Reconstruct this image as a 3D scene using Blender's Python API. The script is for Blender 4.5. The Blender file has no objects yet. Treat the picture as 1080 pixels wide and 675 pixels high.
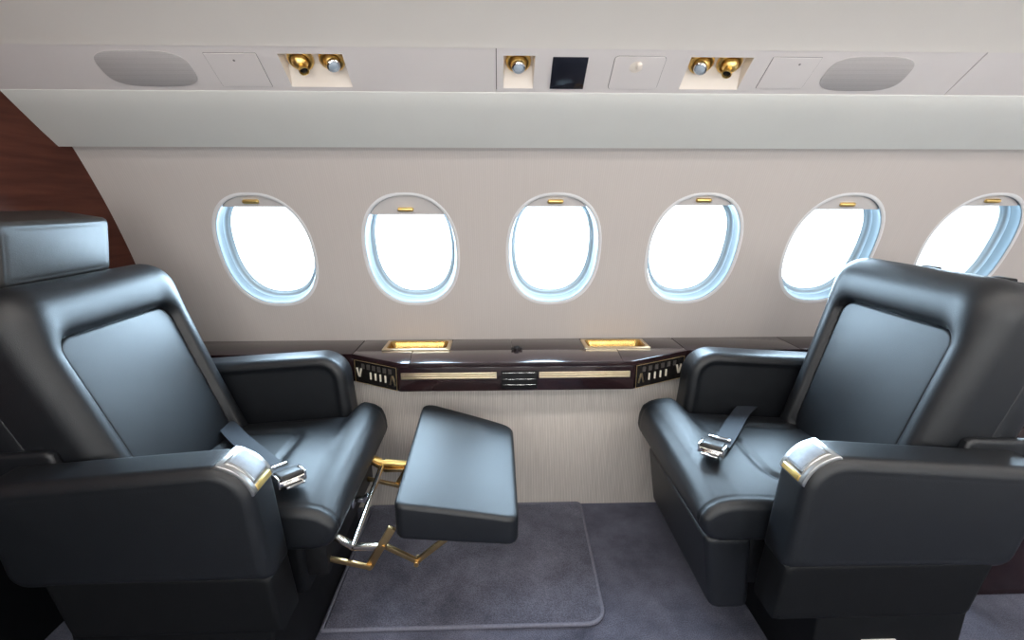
import bpy, bmesh, math, random
from math import sin, cos, tan, pi, sqrt, radians, atan2
from mathutils import Vector, Matrix
random.seed(4)
S = bpy.context.scene
COL = S.collection

# ------------------------------------------------------------------ materials
def new_mat(name):
    m = bpy.data.materials.new(name); m.use_nodes = True
    nt = m.node_tree; b = nt.nodes['Principled BSDF']
    return m, nt, b

def setb(b, col=None, rough=None, metal=None, spec=None, coat=None):
    if col: b.inputs['Base Color'].default_value = (*col, 1)
    if rough is not None: b.inputs['Roughness'].default_value = rough
    if metal is not None: b.inputs['Metallic'].default_value = metal
    if spec is not None: b.inputs['Specular IOR Level'].default_value = spec
    if coat is not None: b.inputs['Coat Weight'].default_value = coat

def noise_mat(name, c1, c2, scale=40, rough=.5, bump=0., bscale=None, metal=0, spec=.5, coat=0, stretch=(1, 1, 1), detail=4, coords='Object'):
    m, nt, b = new_mat(name); setb(b, c1, rough, metal, spec, coat)
    tc = nt.nodes.new('ShaderNodeTexCoord'); mp = nt.nodes.new('ShaderNodeMapping')
    mp.inputs['Scale'].default_value = stretch
    nt.links.new(tc.outputs[coords], mp.inputs['Vector'])
    n = nt.nodes.new('ShaderNodeTexNoise'); n.inputs['Scale'].default_value = scale; n.inputs['Detail'].default_value = detail
    nt.links.new(mp.outputs[0], n.inputs['Vector'])
    r = nt.nodes.new('ShaderNodeValToRGB')
    r.color_ramp.elements[0].position = .3; r.color_ramp.elements[1].position = .7
    r.color_ramp.elements[0].color = (*c1, 1); r.color_ramp.elements[1].color = (*c2, 1)
    nt.links.new(n.outputs['Fac'], r.inputs[0]); nt.links.new(r.outputs[0], b.inputs['Base Color'])
    if bump:
        n2 = nt.nodes.new('ShaderNodeTexNoise'); n2.inputs['Scale'].default_value = bscale or scale * 3
        n2.inputs['Detail'].default_value = 3
        nt.links.new(mp.outputs[0], n2.inputs['Vector'])
        bp = nt.nodes.new('ShaderNodeBump'); bp.inputs['Strength'].default_value = bump; bp.inputs['Distance'].default_value = .002
        nt.links.new(n2.outputs['Fac'], bp.inputs['Height']); nt.links.new(bp.outputs[0], b.inputs['Normal'])
    return m

def ribbed_mat(name, c1, c2, scale, rough=.8, bump=.3, distort=.6):
    m, nt, b = new_mat(name); setb(b, c1, rough, 0, .2)
    tc = nt.nodes.new('ShaderNodeTexCoord')
    mp = nt.nodes.new('ShaderNodeMapping'); mp.inputs['Scale'].default_value = (1, .02, .05)
    nt.links.new(tc.outputs['Object'], mp.inputs['Vector'])
    n = nt.nodes.new('ShaderNodeTexNoise'); n.inputs['Scale'].default_value = scale; n.inputs['Detail'].default_value = 2
    nt.links.new(mp.outputs[0], n.inputs['Vector'])
    w = nt.nodes.new('ShaderNodeTexWave'); w.bands_direction = 'X'; w.inputs['Scale'].default_value = scale * .36
    w.inputs['Distortion'].default_value = distort; w.inputs['Detail'].default_value = 1
    nt.links.new(mp.outputs[0], w.inputs['Vector'])
    mx = nt.nodes.new('ShaderNodeMath'); mx.operation = 'MULTIPLY'
    nt.links.new(n.outputs['Fac'], mx.inputs[0]); nt.links.new(w.outputs['Fac'], mx.inputs[1])
    r = nt.nodes.new('ShaderNodeValToRGB'); r.color_ramp.elements[0].position = .1; r.color_ramp.elements[1].position = .55
    r.color_ramp.elements[0].color = (*c1, 1); r.color_ramp.elements[1].color = (*c2, 1)
    nt.links.new(mx.outputs[0], r.inputs[0]); nt.links.new(r.outputs[0], b.inputs['Base Color'])
    bp = nt.nodes.new('ShaderNodeBump'); bp.inputs['Strength'].default_value = bump; bp.inputs['Distance'].default_value = .002
    nt.links.new(mx.outputs[0], bp.inputs['Height']); nt.links.new(bp.outputs[0], b.inputs['Normal'])
    return m

def carpet_mat(name, c1, c2, c3):
    m, nt, b = new_mat(name); setb(b, c1, .95, 0, .1)
    b.inputs['Sheen Weight'].default_value = .35; b.inputs['Sheen Roughness'].default_value = .5
    b.inputs['Sheen Tint'].default_value = (.7, .75, .9, 1)
    tc = nt.nodes.new('ShaderNodeTexCoord')
    n = nt.nodes.new('ShaderNodeTexNoise'); n.inputs['Scale'].default_value = 6; n.inputs['Detail'].default_value = 9
    n.inputs['Roughness'].default_value = .7
    nt.links.new(tc.outputs['Object'], n.inputs['Vector'])
    f = nt.nodes.new('ShaderNodeTexNoise'); f.inputs['Scale'].default_value = 330; f.inputs['Detail'].default_value = 2
    nt.links.new(tc.outputs['Object'], f.inputs['Vector'])
    r = nt.nodes.new('ShaderNodeValToRGB'); r.color_ramp.elements[0].position = .3; r.color_ramp.elements[1].position = .72
    r.color_ramp.elements[0].color = (*c1, 1); r.color_ramp.elements[1].color = (*c2, 1)
    nt.links.new(n.outputs['Fac'], r.inputs[0])
    r2 = nt.nodes.new('ShaderNodeValToRGB'); r2.color_ramp.elements[0].position = .35; r2.color_ramp.elements[1].position = .65
    r2.color_ramp.elements[0].color = (.45, .45, .45, 1); r2.color_ramp.elements[1].color = (*c3, 1)
    nt.links.new(f.outputs['Fac'], r2.inputs[0])
    mx = nt.nodes.new('ShaderNodeMix'); mx.data_type = 'RGBA'; mx.blend_type = 'MULTIPLY'; mx.inputs[0].default_value = 1
    nt.links.new(r.outputs[0], mx.inputs[6]); nt.links.new(r2.outputs[0], mx.inputs[7])
    nt.links.new(mx.outputs[2], b.inputs['Base Color'])
    bp = nt.nodes.new('ShaderNodeBump'); bp.inputs['Strength'].default_value = .6; bp.inputs['Distance'].default_value = .004
    nt.links.new(f.outputs['Fac'], bp.inputs['Height']); nt.links.new(bp.outputs[0], b.inputs['Normal'])
    return m

def glass_mat():
    m, nt, b = new_mat('window_acrylic'); nt.nodes.remove(b)
    out = nt.nodes['Material Output']
    t = nt.nodes.new('ShaderNodeBsdfTransparent'); g = nt.nodes.new('ShaderNodeBsdfGlossy'); g.inputs['Roughness'].default_value = .03
    t.inputs['Color'].default_value = (.97, .99, 1, 1)
    fr = nt.nodes.new('ShaderNodeFresnel'); fr.inputs['IOR'].default_value = 1.25
    n = nt.nodes.new('ShaderNodeTexNoise'); n.inputs['Scale'].default_value = 5
    mx = nt.nodes.new('ShaderNodeMixShader')
    nt.links.new(fr.outputs[0], mx.inputs[0]); nt.links.new(t.outputs[0], mx.inputs[1]); nt.links.new(g.outputs[0], mx.inputs[2])
    nt.links.new(mx.outputs[0], out.inputs[0])
    return m

def dot_mat(name, c1, c2, scale):
    m, nt, b = new_mat(name); setb(b, c1, .7, 0, .3)
    tc = nt.nodes.new('ShaderNodeTexCoord')
    v = nt.nodes.new('ShaderNodeTexVoronoi'); v.inputs['Scale'].default_value = scale; v.inputs['Randomness'].default_value = .1
    nt.links.new(tc.outputs['Object'], v.inputs['Vector'])
    r = nt.nodes.new('ShaderNodeValToRGB'); r.color_ramp.elements[0].position = .25; r.color_ramp.elements[1].position = .4
    r.color_ramp.elements[0].color = (*c2, 1); r.color_ramp.elements[1].color = (*c1, 1)
    nt.links.new(v.outputs['Distance'], r.inputs[0]); nt.links.new(r.outputs[0], b.inputs['Base Color'])
    return m

def lens_mat():
    m, nt, b = new_mat('lamp_lens'); setb(b, (.75, .85, .95), .08, 0, .6)
    tc = nt.nodes.new('ShaderNodeTexCoord'); n = nt.nodes.new('ShaderNodeTexNoise'); n.inputs['Scale'].default_value = 60
    nt.links.new(tc.outputs['Object'], n.inputs['Vector'])
    r = nt.nodes.new('ShaderNodeValToRGB'); r.color_ramp.elements[0].color = (.20, .27, .36, 1); r.color_ramp.elements[1].color = (.5, .58, .66, 1)
    nt.links.new(n.outputs['Fac'], r.inputs[0]); nt.links.new(r.outputs[0], b.inputs['Base Color'])
    b.inputs['Emission Color'].default_value = (.8, .92, 1, 1); b.inputs['Emission Strength'].default_value = .02
    return m

M = {}
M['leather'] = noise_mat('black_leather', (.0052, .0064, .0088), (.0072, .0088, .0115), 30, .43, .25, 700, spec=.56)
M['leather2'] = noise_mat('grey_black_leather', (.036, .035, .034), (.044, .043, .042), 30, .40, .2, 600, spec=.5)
M['dark'] = noise_mat('dark_leather_panel', (.0035, .004, .005), (.005, .0055, .0065), 30, .55, .15, 600, spec=.22)
M['black'] = noise_mat('black_metal', (.006, .006, .007), (.011, .011, .012), 50, .5, spec=.25)
M['carpet'] = carpet_mat('blue_grey_carpet', (.055, .056, .083), (.20, .20, .265), (1, 1, 1))
M['mat'] = carpet_mat('grey_carpet_mat', (.065, .064, .088), (.225, .222, .285), (1, 1, 1))
M['bind'] = noise_mat('carpet_binding', (.15, .15, .19), (.21, .21, .26), 200, .9, .4, 500, spec=.1)
M['wall'] = ribbed_mat('pale_fabric_wall', (.545, .50, .475), (.575, .53, .505), 120, .85, .05)
M['dado'] = ribbed_mat('ribbed_fabric_dado', (.55, .50, .455), (.78, .72, .665), 150, .85, .5)
M['shell'] = noise_mat('cream_trim_panel', (.635, .645, .625), (.655, .665, .645), 8, .5, 0)
M['strip'] = noise_mat('service_strip_panel', (.70, .665, .66), (.72, .685, .68), 8, .5, 0)
M['ceiling'] = noise_mat('ceiling_panel', (.71, .68, .645), (.73, .70, .665), 6, .6, 0)
M['gap'] = noise_mat('dark_gap', (.16, .15, .15), (.20, .19, .19), 30, .8)
M['wood'] = noise_mat('dark_burl_veneer', (.010, .005, .007), (.030, .014, .015), 14, .16, 0, spec=.5, coat=.4, stretch=(1, 3, 3), detail=8)
M['bulk'] = noise_mat('mahogany_veneer', (.060, .017, .011), (.105, .034, .022), 9, .5, .05, 60, spec=.2, stretch=(3, .5, 6), detail=7)
M['linkgold'] = noise_mat('aged_brass_link', (.52, .35, .16), (.62, .43, .21), 25, .28, metal=1)
M['gold'] = noise_mat('polished_brass', (.92, .62, .20), (.97, .71, .28), 25, .34, metal=1)
M['goldsat'] = noise_mat('satin_brass', (.82, .58, .27), (.9, .66, .34), 60, .34, metal=1, stretch=(1, 8, 8))
M['basin'] = noise_mat('tray_basin_brass', (.50, .30, .09), (.66, .42, .15), 30, .22, metal=1)
M['palegold'] = noise_mat('pale_gold', (.84, .68, .46), (.9, .75, .52), 40, .3, metal=1)
M['linkchrome'] = noise_mat('warm_polished_metal', (.72, .64, .52), (.8, .72, .6), 25, .18, metal=1)
M['softchrome'] = noise_mat('satin_chrome', (.50, .49, .48), (.58, .57, .56), 40, .3, metal=1)
M['chrome'] = noise_mat('chrome', (.78, .76, .74), (.85, .84, .82), 25, .14, metal=1)
M['ivory'] = noise_mat('ivory_plastic', (.75, .68, .56), (.8, .74, .62), 30, .35)
M['housing'] = noise_mat('cream_housing', (.80, .73, .66), (.83, .76, .69), 20, .5)
M['reveal_lit'] = noise_mat('inner_reveal_lit_tint', (.34, .43, .49), (.37, .46, .52), 10, .4)  # inner reveal: bluish daylight tint painted into the colour
M['reveal_shaded'] = noise_mat('outer_reveal_shade_tint', (.125, .165, .19), (.14, .18, .205), 10, .5)  # outer reveal: same surface painted darker, as shade near the opening
M['lip'] = noise_mat('window_lip_halo', (.72, .72, .73), (.75, .75, .76), 10, .4)  # window lip painted whiter than the wall, for the glow round the opening
M['shade'] = noise_mat('window_shade', (.58, .55, .54), (.61, .58, .57), 12, .5)
M['glass'] = glass_mat()
M['button'] = noise_mat('brushed_grey_metal', (.24, .26, .29), (.30, .32, .35), 90, .5, metal=.3)
M['grille'] = dot_mat('speaker_mesh', (.47, .45, .45), (.36, .345, .345), 330)
M['screen'] = noise_mat('dark_tinted_panel', (.012, .014, .022), (.018, .02, .03), 10, .12)
M['web'] = noise_mat('grey_webbing', (.018, .023, .033), (.034, .042, .056), 300, .6, .3, 500, spec=.4)
M['lens'] = lens_mat()
M['dispwin'] = noise_mat('brown_grey_key', (.055, .05, .045), (.08, .07, .065), 60, .3)
M['display'] = noise_mat('dark_display', (.010, .009, .009), (.016, .014, .013), 60, .25, spec=.35)

# ------------------------------------------------------------------ mesh helpers
class MB:
    def __init__(s): s.v = []; s.f = []
    def add(s, verts, faces):
        o = len(s.v); s.v += [tuple(p) for p in verts]; s.f += [tuple(i + o for i in f) for f in faces]
        return s
    def rbox(s, c, size, r=0.003, seg=2, rot=None):
        bm = bmesh.new(); bmesh.ops.create_cube(bm, size=1)
        for v in bm.verts: v.co = Vector((v.co.x * size[0], v.co.y * size[1], v.co.z * size[2]))
        r = min(r, min(size) * .49)
        if r > 0: bmesh.ops.bevel(bm, geom=list(bm.edges), offset=r, segments=seg, affect='EDGES', profile=.5)
        R = rot or Matrix.Identity(3)
        bm.verts.index_update()
        s.add([R @ v.co + Vector(c) for v in bm.verts], [[v.index for v in f.verts] for f in bm.faces]); bm.free(); return s
    def tube(s, pts, r, seg=10):
        pts = [Vector(p) for p in pts]; n = len(pts); vs = []; fs = []
        t0 = (pts[1] - pts[0]).normalized()
        up = Vector((0, 0, 1)) if abs(t0.z) < .9 else Vector((1, 0, 0))
        a = t0.cross(up).normalized()
        for i, p in enumerate(pts):
            t = ((pts[min(i + 1, n - 1)] - pts[max(i - 1, 0)])).normalized()
            a = (a - t * a.dot(t)).normalized(); b = t.cross(a)
            for k in range(seg):
                q = 2 * pi * k / seg; vs.append(p + a * cos(q) * r + b * sin(q) * r)
        for i in range(n - 1):
            for k in range(seg):
                k2 = (k + 1) % seg; fs.append((i * seg + k, i * seg + k2, (i + 1) * seg + k2, (i + 1) * seg + k))
        fs.append(tuple(range(seg))[::-1]); fs.append(tuple((n - 1) * seg + k for k in range(seg)))
        return s.add(vs, fs)
    def bar(s, p0, p1, w, h, side=(0, 1, 0), r=.0015):
        p0, p1 = Vector(p0), Vector(p1); x = (p1 - p0); L = x.length; x.normalize()
        y = Vector(side); y = (y - x * y.dot(x)).normalized(); z = x.cross(y)
        R = Matrix((x, y, z)).transposed()
        return s.rbox((p0 + p1) / 2, (L, w, h), r, 2, R)
    def lathe(s, prof, o, axis, seg=24):           # prof: (r, height along axis)
        ax = Vector(axis).normalized(); u = ax.cross(Vector((0, 0, 1) if abs(ax.z) < .9 else (1, 0, 0))).normalized(); w = ax.cross(u); o = Vector(o)
        vs = []; fs = []
        for (r, h) in prof:
            for k in range(seg):
                q = 2 * pi * k / seg; vs.append(o + ax * h + (u * cos(q) + w * sin(q)) * max(r, 1e-5))
        for i in range(len(prof) - 1):
            for k in range(seg):
                k2 = (k + 1) % seg; fs.append((i * seg + k, i * seg + k2, (i + 1) * seg + k2, (i + 1) * seg + k))
        fs.append(tuple(range(seg))[::-1]); fs.append(tuple((len(prof) - 1) * seg + k for k in range(seg)))
        return s.add(vs, fs)
    def pad(s, outline, hf, hb, xf, ts, ):
        """solid between two height fields over a star-shaped 2D outline; xf(a, b, h) -> 3D"""
        n = len(outline); cx = sum(p[0] for p in outline) / n; cy = sum(p[1] for p in outline) / n
        vs = []; fs = []
        def side(h, flip):
            base = len(vs)
            for t in ts:
                for p in outline:
                    q = (cx + (p[0] - cx) * t, cy + (p[1] - cy) * t)
                    vs.append(xf(q[0], q[1], h(q)))
            vs.append(xf(cx, cy, h((cx, cy)))); c = len(vs) - 1
            for i in range(len(ts) - 1):
                for k in range(n):
                    k2 = (k + 1) % n
                    fs.append((base + i * n + k, base + i * n + k2, base + (i + 1) * n + k2, base + (i + 1) * n + k))
            l = base + (len(ts) - 1) * n
            for k in range(n): fs.append((l + k, l + (k + 1) % n, c))
            return base
        a = side(hf, 0); b = side(hb, 1)
        for k in range(n):
            k2 = (k + 1) % n; fs.append((a + k, a + k2, b + k2, b + k))
        return s.add(vs, fs)
    def pad_rings(s, rings, hf, hb, xf):
        n = len(rings[0]); cx = sum(p[0] for p in rings[-1]) / n; cy = sum(p[1] for p in rings[-1]) / n
        vs = [xf(p[0], p[1], hf(p)) for r in rings for p in r] + [xf(cx, cy, hf((cx, cy)))]
        fs = [(j * n + k, j * n + (k + 1) % n, (j + 1) * n + (k + 1) % n, (j + 1) * n + k) for j in range(len(rings) - 1) for k in range(n)]
        l = (len(rings) - 1) * n; c = len(rings) * n
        fs += [(l + k, l + (k + 1) % n, c) for k in range(n)]
        b = len(vs); vs += [xf(p[0], p[1], hb(p)) for p in rings[0]]
        fs += [(k, (k + 1) % n, b + (k + 1) % n, b + k) for k in range(n)] + [tuple(b + k for k in range(n))]
        return s.add(vs, fs)
    def prism(s, outline, lo, hi, xf, bev=.002):
        """rounded-edge prism over a convex 2D outline"""
        T = hi - lo; bev = min(bev, T * .45)
        o2 = inset(outline, bev)
        loops = [(o2, lo), (inset(outline, bev * .3), lo + bev * .3), (outline, lo + bev), (outline, hi - bev), (inset(outline, bev * .3), hi - bev * .3), (o2, hi)]
        n = len(outline); vs = []; fs = []
        for (ol, h) in loops:
            for p in ol: vs.append(xf(p[0], p[1], h))
        for i in range(len(loops) - 1):
            for k in range(n):
                k2 = (k + 1) % n; fs.append((i * n + k, i * n + k2, (i + 1) * n + k2, (i + 1) * n + k))
        fs.append(tuple(range(n))[::-1]); fs.append(tuple((len(loops) - 1) * n + k for k in range(n)))
        return s.add(vs, fs)
    def build(s, name, mat, parent=None, smooth=True, angle=35, mods=None):
        me = bpy.data.meshes.new(name); loc = Vector((0, 0, 0))
        p = parent
        while p is not None: loc += p.location; p = p.parent
        me.from_pydata([tuple(Vector(v) - loc) for v in s.v], [], s.f)
        bm = bmesh.new(); bm.from_mesh(me)
        bmesh.ops.remove_doubles(bm, verts=bm.verts, dist=1e-6)
        bmesh.ops.recalc_face_normals(bm, faces=bm.faces)
        for f in bm.faces: f.smooth = smooth
        if smooth:
            lim = radians(angle)
            for e in bm.edges:
                if len(e.link_faces) == 2 and e.calc_face_angle(0) > lim: e.smooth = False
        bm.to_mesh(me); bm.free()
        o = bpy.data.objects.new(name, me); COL.objects.link(o)
        me.materials.append(mat)
        if parent: o.parent = parent
        return o

def inset(ol, d):
    n = len(ol); A = sum(ol[i][0] * ol[(i + 1) % n][1] - ol[(i + 1) % n][0] * ol[i][1] for i in range(n)); sg = 1 if A > 0 else -1
    out = []
    for i in range(n):
        p0, p, p1 = ol[i - 1], ol[i], ol[(i + 1) % n]
        e0 = Vector((p[0] - p0[0], p[1] - p0[1])); e1 = Vector((p1[0] - p[0], p1[1] - p[1]))
        if e0.length < 1e-9: e0 = e1
        if e1.length < 1e-9: e1 = e0
        e0.normalize(); e1.normalize()
        n0 = Vector((-e0.y, e0.x)) * sg; n1 = Vector((-e1.y, e1.x)) * sg
        m = (n0 + n1); m = m.normalized() if m.length > 1e-6 else n0
        k = d / max(m.dot(n0), .35); out.append((p[0] + m.x * k, p[1] + m.y * k))
    return out

def round_poly(cs, seg=8):
    n = len(cs); out = []
    for i in range(n):
        p = Vector(cs[i][:2]); a = Vector(cs[i - 1][:2]); b = Vector(cs[(i + 1) % n][:2]); r = cs[i][2] if len(cs[i]) > 2 else 0
        if r <= 0: out.append(tuple(p)); continue
        d0 = (a - p).normalized(); d1 = (b - p).normalized(); ang = d0.angle(d1)
        t = min(r / tan(ang / 2), (a - p).length * .49, (b - p).length * .49); r = t * tan(ang / 2)
        c = p + (d0 + d1).normalized() * (r / sin(ang / 2))
        s0 = p + d0 * t - c; s1 = p + d1 * t - c
        a0 = atan2(s0.y, s0.x); a1 = atan2(s1.y, s1.x); da = (a1 - a0 + pi) % (2 * pi) - pi
        for k in range(seg + 1):
            q = a0 + da * k / seg; out.append((c.x + r * cos(q), c.y + r * sin(q)))
    return out

def resample(ol, n):
    L = [0]
    for i in range(len(ol)):
        p, q = ol[i], ol[(i + 1) % len(ol)]; L.append(L[-1] + math.hypot(q[0] - p[0], q[1] - p[1]))
    out = []; j = 0
    for k in range(n):
        d = L[-1] * k / n
        while L[j + 1] < d: j += 1
        f = (d - L[j]) / max(L[j + 1] - L[j], 1e-12); p, q = ol[j], ol[(j + 1) % len(ol)]
        out.append((p[0] + (q[0] - p[0]) * f, p[1] + (q[1] - p[1]) * f))
    return out

def sdf(ol):
    """signed distance to a polygon: positive inside"""
    segs = [(ol[i][0], ol[i][1], ol[(i + 1) % len(ol)][0] - ol[i][0], ol[(i + 1) % len(ol)][1] - ol[i][1]) for i in range(len(ol))]
    segs = [(x, y, dx, dy, dx * dx + dy * dy) for x, y, dx, dy in segs if dx * dx + dy * dy > 1e-14]
    def f(p):
        px, py = p; best = 9.; ins = False
        for x, y, dx, dy, l in segs:
            ax = px - x; ay = py - y
            t = (ax * dx + ay * dy) / l; t = 0 if t < 0 else 1 if t > 1 else t
            ex = ax - dx * t; ey = ay - dy * t; d = ex * ex + ey * ey
            if d < best: best = d
            if (y > py) != (y + dy > py) and px < x + dx * (py - y) / dy: ins = not ins
        return sqrt(best) if ins else -sqrt(best)
    return f

def roll(sd, r):
    sd = max(sd, 0)
    return 0 if sd >= r else r - sqrt(max(r * r - (r - sd) ** 2, 0))

def edge_ts(n_edge, n_in, edge=.22, inner=.04):
    a = [1 - edge * (k / n_edge) ** 1.8 for k in range(n_edge + 1)]
    return a + [(1 - edge) * (1 - k / n_in) + inner * (k / n_in) for k in range(1, n_in + 1)]

def thing(name, label, cat, loc=(0, 0, 0), group=None):
    o = bpy.data.objects.new(name, None); COL.objects.link(o); o.location = loc; o.empty_display_size = .05
    o['label'] = label; o['category'] = cat
    if group: o['group'] = group
    return o
def tag(o, label, cat, group=None):
    o['label'] = label; o['category'] = cat
    if group: o['group'] = group
    return o
def struct(o, label=None):
    o['kind'] = 'structure'
    if label: o['label'] = label
    return o
def P(x, y, z): return Vector((x, y, z))

# ------------------------------------------------------------------ cabin shell
YC = .64                                            # cabin centre line
X0, X1 = -1.28, 2.6
PROF = [(.0, 1.95), (.40, 1.905), (.645, 1.836), (.8, 1.792), (.9, 1.764), (1.0, 1.732), (1.09, 1.698), (1.2, 1.650), (1.34, 1.577), (1.45, 1.505), (1.60, 1.39)]
def wy(z):
    for i in range(len(PROF) - 1):
        if z <= PROF[i + 1][0] or i == len(PROF) - 2:
            z0, y0 = PROF[i]; z1, y1 = PROF[i + 1]
            zm, ym = PROF[max(i - 1, 0)]; zp, yp = PROF[min(i + 2, len(PROF) - 1)]
            m0 = (y1 - ym) / (z1 - zm); m1 = (yp - y0) / (zp - z0); h = z1 - z0; t = (z - z0) / h
            return y0 * (2 * t**3 - 3 * t**2 + 1) + h * m0 * (t**3 - 2 * t**2 + t) + y1 * (-2 * t**3 + 3 * t**2) + h * m1 * (t**3 - t**2)
def wslope(z): return (wy(z + .002) - wy(z - .002)) / .004
def wp(x, z, d=0, side=1):                           # point on the side wall, d metres outboard along its normal
    k = wslope(z); n = Vector((0, 1, -k)).normalized()
    p = Vector((x, wy(z), z)) + n * d
    return p if side > 0 else Vector((p.x, 2 * YC - p.y, p.z))

WX = [-.81, -.305, .20, .704, 1.208, 1.713, 2.218]
WZ = .997; WA, WB = .1585, .1935; PW = .505
def opening(t, off=0):
    c, s_ = cos(t), sin(t); e = 2 / 2.35
    return ((WA + off) * abs(c)**e * (1 if c >= 0 else -1), (WB + off) * abs(s_)**e * (1 if s_ >= 0 else -1))
def open_hit(dx, dz, off=0):                         # superellipse point in direction dx, dz
    n = 2.35; r = ((abs(dx) / (WA + off))**n + (abs(dz) / (WB + off))**n) ** (-1 / n)
    return dx * r, dz * r

def side_wall(side):
    m = MB(); zlo, zhi = .56, 1.46
    for cx in WX:
        b = []
        k = 16; hx = PW / 2
        bl, br = -hx, hx
        lo, hi = zlo - WZ, zhi - WZ
        for i in range(k): b.append((bl + (br - bl) * i / k, lo))
        for i in range(2 * k): b.append((br, lo + (hi - lo) * i / (2 * k)))
        for i in range(k): b.append((br - (br - bl) * i / k, hi))
        for i in range(2 * k): b.append((bl, hi - (hi - lo) * i / (2 * k)))
        n = len(b); K = 12; vs = []; fs = []
        for j in range(K + 1):
            t = (j / K) ** 1.4
            for (bx, bz) in b:
                ox, oz = open_hit(bx, bz, .006)
                vs.append(wp(cx + ox + (bx - ox) * t, WZ + oz + (bz - oz) * t, 0, side))
        for j in range(K):
            for i in range(n):
                i2 = (i + 1) % n; fs.append((j * n + i, j * n + i2, (j + 1) * n + i2, (j + 1) * n + i))
        m.add(vs, fs)
    # plain stretches at both ends
    def plain(xa, xb):
        nz = 32
        vs = [wp(x, zlo + (zhi - zlo) * j / nz, 0, side) for j in range(nz + 1) for x in (xa, xb)]
        m.add(vs, [(2 * j, 2 * j + 1, 2 * j + 3, 2 * j + 2) for j in range(nz)])
    plain(X0 - .06, WX[0] - PW / 2); plain(WX[-1] + PW / 2, X1 + .02)
    return m
wall = struct(side_wall(1).build('wall_far', M['wall'], angle=60), 'pale fabric cabin wall with a row of oval windows')
struct(side_wall(-1).build('wall_near', M['wall'], angle=60))

def make_window(idx, cx, side, shade_h):
    N = 64
    rings = [(.014, .0008), (.011, -.0004), (.007, -.0010), (.003, -.0006), (.0005, .0012), (-.0008, .004), (-.001, .008), (-.003, .02), (-.008, .036), (-.012, .050), (-.0165, .052), (-.0165, .056), (-.022, .062)]
    m = MB(); vs = []; fs = []
    for (off, d) in rings:
        for k in range(N):
            ox, oz = opening(2 * pi * k / N, off); vs.append(wp(cx + ox, WZ + oz, d, side))
    for j in range(len(rings) - 1):
        for k in range(N):
            k2 = (k + 1) % N; fs.append((j * N + k, j * N + k2, (j + 1) * N + k2, (j + 1) * N + k))
    m.add(vs, fs)
    w = struct(m.build('window_%d' % idx, M['lip'], angle=80)); w.data.materials.append(M['reveal_lit'])
    w.data.materials.append(M['reveal_shaded'])
    for q in w.data.polygons: q.material_index = 0 if q.index // N < 4 else 2 if q.index // N < 8 else 1  # reveal goes from painted shade at the lip to lighter near the pane
    g = MB(); vs = []
    for k in range(N):
        ox, oz = opening(2 * pi * k / N, -.0215); vs.append(wp(cx + ox, WZ + oz, .0605, side))
    for k in range(N):
        ox, oz = opening(2 * pi * k / N, -.0215); vs.append(wp(cx + ox, WZ + oz, .0635, side))
    g.add(vs, [tuple(range(N)), tuple(range(2 * N - 1, N - 1, -1))])
    g.build('pane', M['glass'], w)
    if side < 0: return w
    # pull-down shade, only its lower strip lowered at the top of the opening
    zb = WZ + WB - shade_h; m = MB()
    top = [opening(2 * pi * k / 240, -.001) for k in range(240)]
    top = sorted([p for p in top if WZ + p[1] > zb], key=lambda p: -p[0])
    n_ = 2.35; hw = (WA - .001) * (1 - (abs(zb - WZ) / (WB - .001))**n_) ** (1 / n_)
    poly = [(hw, zb - WZ)] + top + [(-hw, zb - WZ)]
    nn = len(poly); vs = [wp(cx + p[0], WZ + p[1], .010, side) for p in poly] + [wp(cx + p[0], WZ + p[1], .015, side) for p in poly]
    m.add(vs, [tuple(range(nn)), tuple(range(2 * nn - 1, nn - 1, -1))] + [(i, (i + 1) % nn, nn + (i + 1) % nn, nn + i) for i in range(nn)])
    sh = m.build('window_shade', M['shade'], w, smooth=False)
    # gold finger pull
    m = MB(); zc = zb + .018; k = wslope(zc); nrm = Vector((0, 1, -k)).normalized(); upv = Vector((0, k, 1)).normalized()
    R = Matrix((Vector((1, 0, 0)), nrm, upv)).transposed()
    m.rbox(wp(cx - .004, zc, .006, side), (.054, .014, .014), .0062, 4, R)
    m.build('shade_handle', M['gold'], sh)
    return w
SH = [.038, .064, .038, .034, .048, .036, .03]
for i, x in enumerate(WX): make_window(i + 1, x, 1, SH[i])
for i, x in enumerate(WX): make_window(i + 8, x, -1, 0)

# lower wall (ribbed fabric) and floor
m = MB(); m.rbox(((X0 + X1) / 2, 1.72, .30), (X1 - X0, .06, .62), .002)
struct(m.build('wall_far_lower', M['dado']), 'ribbed fabric lower wall under the ledge')
m = MB(); m.rbox(((X0 + X1) / 2, 2 * YC - 1.72, .30), (X1 - X0, .06, .62), .002)
struct(m.build('wall_near_lower', M['dado']))
m = MB(); m.rbox(((X0 + X1) / 2, YC, -.03), (X1 - X0 + .2, 2.6, .06), 0)
struct(m.build('floor', M['carpet']), 'blue grey carpeted cabin floor')

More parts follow.
